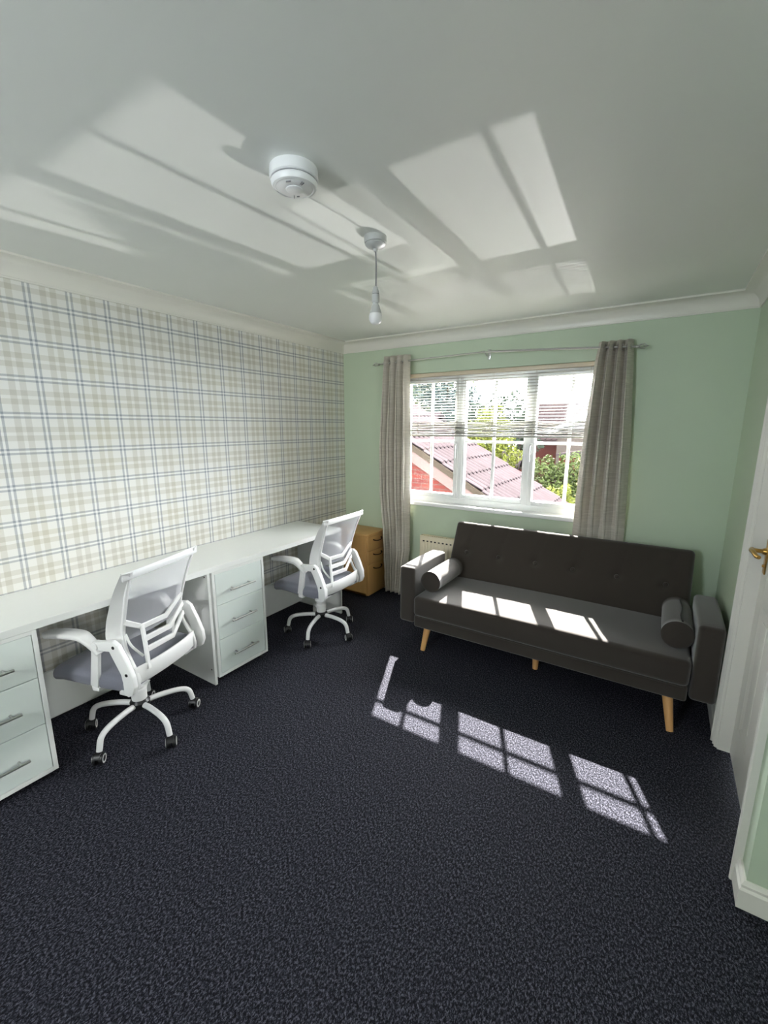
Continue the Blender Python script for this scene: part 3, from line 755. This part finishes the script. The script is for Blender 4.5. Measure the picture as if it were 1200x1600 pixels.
def bolster(x, y0, y1, z, r, label, zip_=False, tw=0.0):
    t = thing('bolster_cushion', (x, (y0+y1)/2, z-r), label, 'cushion', 'round bolster cushions on the sofa')
    bm = NB(); L = y1-y0; m = frame_at((x, y0, z), (tw, 1, 0))
    pr = [(r*.3, -.002), (r*.8, 0), (r-.004, .001), (r+.003, .006), (r-.001, .011)]+[(r+.002*math.sin(PI*i/8), .011+(L-.022)*i/8) for i in range(1, 8)]+[(r-.001, L-.011), (r+.003, L-.006), (r-.004, L-.001), (r*.3, L)]
    lathe(bm, pr, m, 48); obj('cover', bm, 'sofa', t, smooth=50)
    if zip_:
        bm = NB(); P = []
        for i in range(9):
            yy = y0+.03+(L-.06)*i/8; a = math.radians(78+4*math.sin(i)); P.append((x+(r+.002)*math.cos(a)+tw*(yy-y0), yy, z+(r+.002)*math.sin(a)))
        tube(bm, P, .0045, 6, 2); obj('zip', bm, 'black', t)
bolster(1.362, -.800, -.385, .489, .072, 'dark grey bolster cushion against the left arm of the sofa, in the sun')
bolster(2.812, -.800, -.385, .489, .072, 'dark grey bolster cushion with a zip against the right arm of the sofa', True)

# ------------------------------------------------------------------ ceiling fittings
al = thing('smoke_alarm', (1.618, -2.305, H), 'round white smoke alarm on the ceiling', 'smoke alarm')
A = lambda z: Matrix.Translation((1.618, -2.305, z))
bm = NB(); lathe(bm, [(.071, 2.33), (.0725, 2.326), (.0735, 2.301), (.070, 2.298)], Matrix.Translation((1.618, -2.305, 0)), 48); obj('base', bm, 'plastic', al)
bm = NB(); lathe(bm, [(.0655, 2.302), (.0655, 2.294)], Matrix.Translation((1.618, -2.305, 0)), 48); obj('vent_ring', bm, 'flex', al)
bm = NB(); lathe(bm, [(.066, 2.296), (.0695, 2.292), (.069, 2.286), (.065, 2.278), (.058, 2.276), (.056, 2.278), (.054, 2.2765), (.030, 2.2740)], Matrix.Translation((1.618, -2.305, 0)), 48); obj('cap', bm, 'plastic', al)
bm = NB(); lathe(bm, [(.026, 2.2755), (.026, 2.272), (.022, 2.270), (.008, 2.2695)], Matrix.Translation((1.618, -2.305, 0)), 36); obj('test_button', bm, 'plastic', al)
for k, (a, r0, r1, wd) in enumerate(((2.35, .036, .052, .0022), (2.05, .040, .043, .008), (-.2, .036, .050, .0015), (-.35, .038, .052, .0015), (-1.2, .044, .047, .014))):
    bm = NB(); d = Vector((math.cos(a), math.sin(a), 0)); s = Vector((-d.y, d.x, 0)); c = Vector((1.618, -2.305, 2.2743))
    q = [c+d*r0-s*wd/2, c+d*r1-s*wd/2, c+d*r1+s*wd/2, c+d*r0+s*wd/2]
    lo = [bm.verts.new(p-Vector((0, 0, .0012))) for p in q]; hi = [bm.verts.new(p+Vector((0, 0, .002))) for p in q]
    bm.faces.new(lo); bm.faces.new(hi[::-1])
    for j in range(4): bm.faces.new((lo[j], hi[j], hi[(j+1) % 4], lo[(j+1) % 4]))
    obj('printed_mark', bm, 'flex', al)
px_, py_ = 1.560, -1.775
pd = thing('pendant_light', (px_, py_, H), 'white ceiling pendant with a bare bulb on a short flex', 'pendant light')
MP = Matrix.Translation((px_, py_, 0))
bm = NB(); lathe(bm, [(.046, 2.33), (.047, 2.312), (.045, 2.306), (.041, 2.305), (.043, 2.300), (.036, 2.292), (.010, 2.284), (.008, 2.274)], MP, 40); obj('ceiling_rose', bm, 'lampcap', pd)
bm = NB(); tube(bm, [(px_, py_, 2.285), (px_+.003, py_, 2.22), (px_, py_+.002, 2.13)], .0032, 8); obj('flex', bm, 'flex', pd)
bm = NB(); lathe(bm, [(.005, 2.142), (.010, 2.138), (.015, 2.118), (.0155, 2.112)], MP, 28); lathe(bm, [(.0165, 2.110), (.0170, 2.082), (.0150, 2.078)], MP, 28); obj('lamp_holder', bm, 'lampcap', pd)
bm = NB(); lathe(bm, [(.0150, 2.1125), (.0150, 2.1095)], MP, 24); obj('holder_ring', bm, 'black', pd)
bm = NB(); lathe(bm, [(.0125, 2.079), (.0125, 2.070), (.016, 2.066), (.026, 2.034)], MP, 28); obj('bulb_collar', bm, 'lampcap', pd)
bm = NB(); lathe(bm, [(.026, 2.034), (.0285, 2.024), (.0280, 2.010), (.022, 1.998), (.012, 1.9915), (.002, 1.990)], MP, 28); obj('bulb', bm, 'bulb', pd)

# ------------------------------------------------------------------ outside
GZ = -3.95
MT['grass'] = mat('garden_lawn', srgb(20, 25, 12), .9, spec=0, noise=(3, .3))
MT['tile'] = mat('red_brown_roof_tile', srgb(27, 22, 22), .75, spec=0, noise=(2.0, .18))
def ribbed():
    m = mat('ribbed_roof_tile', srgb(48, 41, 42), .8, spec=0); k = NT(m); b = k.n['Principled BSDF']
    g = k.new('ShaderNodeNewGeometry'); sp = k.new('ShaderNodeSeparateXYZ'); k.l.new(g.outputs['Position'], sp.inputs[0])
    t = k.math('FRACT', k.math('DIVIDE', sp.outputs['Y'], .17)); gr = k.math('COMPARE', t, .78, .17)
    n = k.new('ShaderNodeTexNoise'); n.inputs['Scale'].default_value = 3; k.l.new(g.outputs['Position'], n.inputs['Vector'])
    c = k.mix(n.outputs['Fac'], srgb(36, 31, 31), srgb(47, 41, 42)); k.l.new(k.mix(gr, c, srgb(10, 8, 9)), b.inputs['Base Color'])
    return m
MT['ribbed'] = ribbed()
MT['tile2'] = mat('grey_roof_tile', srgb(29, 25, 26), .8, spec=0, noise=(3.0, .2))
MT['barge'] = mat('pink_white_bargeboard', srgb(47, 38, 36), .6, spec=0)
MT['mortar'] = mat('verge_mortar', srgb(26, 22, 18), .9, spec=0, noise=(30, .35))
MT['redwood'] = mat('red_fence_board', srgb(36, 14, 13), .8, spec=0)
MT['bluepaint'] = mat('blue_door_paint', srgb(23, 31, 42), .6, spec=0)
MT['bark'] = mat('bark', srgb(21, 17, 13), .9, spec=0)
MT['whiteline'] = mat('white_plastic_line', srgb(68, 68, 68), .5, spec=0)
MT['hazehill'] = mat('far_render_wall', srgb(42, 38, 35), .8, spec=0)
def brick():
    m = bpy.data.materials.new('red_brick_wall'); m.use_nodes = True; k = NT(m); b = k.n['Principled BSDF']
    g = k.new('ShaderNodeTexCoord'); mp = k.new('ShaderNodeMapping'); mp.inputs['Rotation'].default_value = (PI/2, 0, 0)
    t = k.new('ShaderNodeTexBrick'); t.inputs['Color1'].default_value = srgb(43, 18, 15); t.inputs['Color2'].default_value = srgb(36, 15, 14); t.inputs['Mortar'].default_value = srgb(36, 29, 26)
    t.inputs['Scale'].default_value = 1.0; t.inputs['Brick Width'].default_value = .225; t.inputs['Row Height'].default_value = .075; t.inputs['Mortar Size'].default_value = .006
    k.l.new(g.outputs['Object'], mp.inputs['Vector']); k.l.new(mp.outputs[0], t.inputs['Vector']); k.l.new(t.outputs['Color'], b.inputs['Base Color']); b.inputs['Roughness'].default_value = .85; b.inputs['Specular IOR Level'].default_value = 0
    return m
MT['brick'] = brick()
for nm, c in (('leaf_mid', (30, 36, 14)), ('leaf_dark', (16, 23, 16)), ('leaf_lime', (45, 48, 13)), ('leaf_blue', (27, 35, 34))):
    MT[nm] = mat(nm, srgb(*c), .6, spec=.03, noise=(4, .35))
bm = NB(); box(bm, (-60, .9, GZ-.3), (50, 90, GZ)); o = obj('lawn', bm, 'grass', None, smooth=0, kind='structure')
# outer wall ground strip (house stands on it)
def tiled_roof(bm, x0, x1, y0, y1, zf, rib, course, amp=.022):
    """roof falling in x; ribs run down the slope; each course steps"""
    ny = int((y1-y0)/rib*6); nc = int((x1-x0)/course)
    cols = []
    for c in range(nc):
        xa = x0+(x1-x0)*c/nc; xb = x0+(x1-x0)*(c+1)/nc+.02
        for (x, up_) in ((xa, .012), (xb, .040)):
            row = []
            for j in range(ny+1):
                y = y0+(y1-y0)*j/ny; ph = (y/rib) % 1.0
                h = amp*max(0, math.sin(ph*PI*2))**.6 if ph < .5 else 0
                row.append(bm.verts.new((x, y, zf(x)+h+up_)))
            cols.append(row)
        a, b = cols[-2:]
        for j in range(ny): bm.faces.new((a[j], a[j+1], b[j+1], b[j]))
        lo = [bm.verts.new((v.co.x, v.co.y, v.co.z-.045)) for v in b]
        for j in range(ny): bm.faces.new((b[j], b[j+1], lo[j+1], lo[j]))
zr = lambda x: 1.27-.57*(x+.93)
nb = thing('neighbour_house', (-1.2, 4.25, GZ), 'brick gabled wing with ribbed red brown tiled roof just outside the window', 'house')
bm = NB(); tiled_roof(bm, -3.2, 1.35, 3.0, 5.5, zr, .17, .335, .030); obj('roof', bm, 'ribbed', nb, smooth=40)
bm = NB(); prism(bm, [(-3.2, zr(-3.2)-.02), (1.35, zr(1.35)-.02), (1.35, zr(1.35)-.10), (-3.2, zr(-3.2)-.10)], 'y', 3.02, 5.48); obj('roof_underlay', bm, 'mortar', nb, smooth=0)
bm = NB(); prism(bm, [(-3.2, zr(-3.2)+.015), (1.36, zr(1.36)+.015), (1.36, zr(1.36)-.085), (-3.2, zr(-3.2)-.085)], 'y', 2.96, 3.03); obj('verge', bm, 'mortar', nb, smooth=0)
bm = NB(); prism(bm, [(-3.2, zr(-3.2)-.07), (1.38, zr(1.38)-.07), (1.38, zr(1.38)-.28), (-3.2, zr(-3.2)-.28)], 'y', 2.975, 3.015); obj('bargeboard', bm, 'barge', nb, smooth=0)
bm = NB(); prism(bm, [(-3.2, GZ), (1.10, GZ), (1.10, zr(1.10)-.2), (-3.2, zr(-3.2)-.2)], 'y', 3.04, 5.40); obj('wall', bm, 'brick', nb, smooth=0)

def gable_house(name, x0, x1, y0, y1, ridge, eave, along, label, tilem, wallm, barge=False):
    t = thing(name, ((x0+x1)/2, (y0+y1)/2, GZ), label, 'house')
    bm = NB()
    if along == 'x':
        ym = (y0+y1)/2
        prism(bm, [(y0-.3, eave), (ym, ridge), (y1+.3, eave), (y1+.3, eave-.12), (ym, ridge-.14), (y0-.3, eave-.12)], 'x', x0-.3, x1+.3)
        n = int((x1-x0)/.3)
        for i in range(n):
            x = x0-.25+i*.3; bar(bm, [(x, y0-.3, eave+.02), (x, ym, ridge+.02)], .08, .05)
    else:
        xm = (x0+x1)/2
        prism(bm, [(x0-.3, eave), (xm, ridge), (x1+.3, eave), (x1+.3, eave-.12), (xm, ridge-.14), (x0-.3, eave-.12)], 'y', y0-.3, y1+.3)
    obj('roof', bm, tilem, t, smooth=0)
    bm = NB()
    if along == 'x': ym = (y0+y1)/2; prism(bm, [(y0, GZ), (y0, eave-.05), (ym, ridge-.12), (y1, eave-.05), (y1, GZ)], 'x', x0, x1)
    else: xm = (x0+x1)/2; prism(bm, [(x0, GZ), (x0, eave-.05), (xm, ridge-.12), (x1, eave-.05), (x1, GZ)], 'y', y0, y1)
    obj('wall', bm, wallm, t, smooth=0)
    if barge and along == 'y':
        bm = NB(); xm = (x0+x1)/2
        for s in ((x0-.35, xm), (x1+.35, xm)): bar(bm, [(s[0], y0-.34, eave-.06), (s[1], y0-.34, ridge-.04)], .06, .18, side=(0, 1, 0))
        obj('bargeboard', bm, 'upvc', t, smooth=0)
    return t
gable_house('house', -9.2, -5.6, 11.5, 15.0, 2.15, .95, 'x', 'grey tiled house roof behind the near brick wing', 'tile2', 'hazehill')
gable_house('house', -4.3, 3.2, 21.0, 26.0, 2.95, .9, 'x', 'long red brown tiled house roof seen behind the right casement', 'tile', 'brick')
gable_house('house', -1.45, 1.3, 17.2, 20.2, 2.25, 1.35, 'y', 'small gable with white bargeboards in front of the long tiled roof', 'tile', 'hazehill', True)
gable_house('house', -4.7, -2.5, 14.3, 15.2, .60, .0, 'x', 'low grey tiled outbuilding roof seen between the shrubs', 'tile2', 'brick')

def tree(loc, blobs, leafm, n, size, label, name='tree', trunk=True, seed=1):
    rnd = random.Random(seed)
    t = thing(name, (loc[0], loc[1], GZ), label, 'tree' if name == 'tree' else 'shrub', 'garden trees and shrubs outside the window')
    bm = NB()
    tot = sum(b[3]*b[3] for b in blobs)
    for (bx, by, bz, br) in blobs:
        for _ in range(int(n*br*br/tot)):
            d = Vector((rnd.gauss(0, 1), rnd.gauss(0, 1), rnd.gauss(0, 1))).normalized()
            r = br*(1-.45*rnd.random()**2)*(1+.18*math.sin(d.x*7+by)+.15*math.sin(d.z*9+bx))
            p = Vector((loc[0]+bx, loc[1]+by, bz))+d*r
            a = Vector((rnd.gauss(0, 1), rnd.gauss(0, 1), rnd.gauss(0, 1))).normalized(); b = a.orthogonal().normalized(); s = size*rnd.uniform(.6, 1.3)
            q = [p-a*s, p-b*s*.45, p+a*s, p+b*s*.45]
            bm.faces.new([bm.verts.new(v) for v in q])
    obj('foliage', bm, leafm, t, smooth=0)
    if trunk:
        bm = NB(); zt = max(b[2] for b in blobs)
        cone(bm, (loc[0], loc[1], GZ), (loc[0], loc[1], zt), .16, .05, 10)
        for (bx, by, bz, br) in blobs: cone(bm, (loc[0], loc[1], min(bz, zt)-.8*br-.3), (loc[0]+bx, loc[1]+by, bz), .07, .02, 8)
        obj('trunk', bm, 'bark', t)
tree((-17.9, 28), [(0, 0, 3.6, 3.2), (3.0, 0, 2.85, 2.7), (-2.7, 0, 3.3, 2.8), (5.2, .5, 4.1, 2.35), (1.2, 0, 6.0, 2.7)], 'leaf_mid', 9000, .16, 'tall mid green tree behind the grey tiled roof, left of the window view', seed=2)
tree((-8.6, 21), [(0, 0, 3.0, 1.7), (-1.0, 0, 4.0, 1.2), (.9, .2, 2.2, 1.5), (0, 0, 1.3, 1.9)], 'leaf_blue', 7000, .11, 'blue green tree in the middle of the window view with a pointed crown', seed=3)
tree((-4.45, 17), [(0, 0, 1.33, 1.35), (.8, 0, 2.12, .95), (-1.1, 0, .98, 1.3), (1.0, 0, .72, 1.2)], 'leaf_dark', 7000, .09, 'dark green tree just left of the long tiled roof', seed=4)
tree((-3.4, 12.8), [(0, 0, .9, .9), (.5, 0, 1.6, .65), (-.5, 0, .4, .9), (.9, 0, .5, .7)], 'leaf_lime', 6500, .065, 'lime green leafy tree in front of the long tiled roof', seed=5)
tree((-4.45, 10.4), [(0, 0, -.15, .72), (.75, 0, -.3, .66), (-.35, -.1, -.2, .6), (1.5, .42, -.7, .6)], 'leaf_lime', 6000, .055, 'yellow green bush just beyond the ribbed roof edge', name='shrub', trunk=False, seed=6)
tree((-2.3, 9.2), [(0, 0, -.75, .65), (.1, 0, -1.3, .72), (-.2, 0, -.4, .4)], 'leaf_blue', 5000, .06, 'blue green conifer bush at the roof corner, seen in the middle light', name='shrub', trunk=False, seed=7)
tree((-.93, 7.6), [(0, 0, -.1, .5), (.1, 0, -.8, .65), (.0, 0, .33, .30), (.1, 0, -1.45, .7)], 'leaf_blue', 7000, .05, 'pale blue green conifer behind the washing line', seed=8)
tree((.07, 10.65), [(0, 0, -.2, .54), (.54, 0, -.65, .62), (-.3, 0, -1.1, .8), (.6, 0, -1.6, .85), (-.5, 0, .2, .43), (.25, 0, .35, .42), (.75, 0, .05, .4)], 'leaf_mid', 8500, .058, 'mid green bush behind the washing line, left of the lime shrub', seed=9)
tree((.38, 8.95), [(0, 0, -.50, .45), (.38, 0, -.8, .45), (-.3, 0, -.85, .43)], 'leaf_lime', 4000, .05, 'small lime shrub below the red boards, at the curtain edge', name='shrub', trunk=False, seed=10)
tree((.95, 7.45), [(0, 0, -1.3, .68), (.75, 0, -1.3, .7)], 'leaf_dark', 5000, .05, 'dark hedge at the bottom of the right casement', name='shrub', trunk=False, seed=11)
# red board fence with a blue door beyond
fc = thing('garden_shed', (.9, 13.0, GZ), 'red boarded shed with a blue panel at the right of the window view', 'shed')
bm = NB()
for i in range(14): box(bm, (-.5+i*.15, 13.0, GZ), (-.362+i*.15, 13.05, .55))
box(bm, (-.5, 13.05, GZ), (1.6, 14.6, .55)); obj('board_wall', bm, 'redwood', fc, smooth=0)
bm = NB(); box(bm, (.20, 12.96, -.2), (1.4, 13.0, .5)); obj('blue_panel', bm, 'bluepaint', fc, smooth=0)
bm = NB(); box(bm, (.12, 12.94, -1.4), (.2, 13.0, .55)); obj('corner_post', bm, 'wood_leg', fc, smooth=0)
bm = NB(); prism(bm, [(-.6, .55), (1.7, .55), (1.7, .62), (.55, .80), (-.6, .62)], 'y', 12.9, 14.7); obj('roof', bm, 'tile2', fc, smooth=0)
# washing line
wl = thing('washing_line', (.0, 6.0, GZ), 'white washing lines strung across the garden on a post', 'washing line')
bm = NB(); cone(bm, (.16, 6.0, GZ), (.16, 6.0, -.62), .022, .018, 10); obj('post', bm, 'whiteline', wl)
bm = NB(); tube(bm, [(.0, 6.6, -.52), (.8, 6.5, -.56), (1.8, 6.4, -.58)], .010, 6); tube(bm, [(.16, 6.0, -.70), (.9, 6.2, -.62), (1.8, 6.4, -.52)], .010, 6); obj('line', bm, 'whiteline', wl)
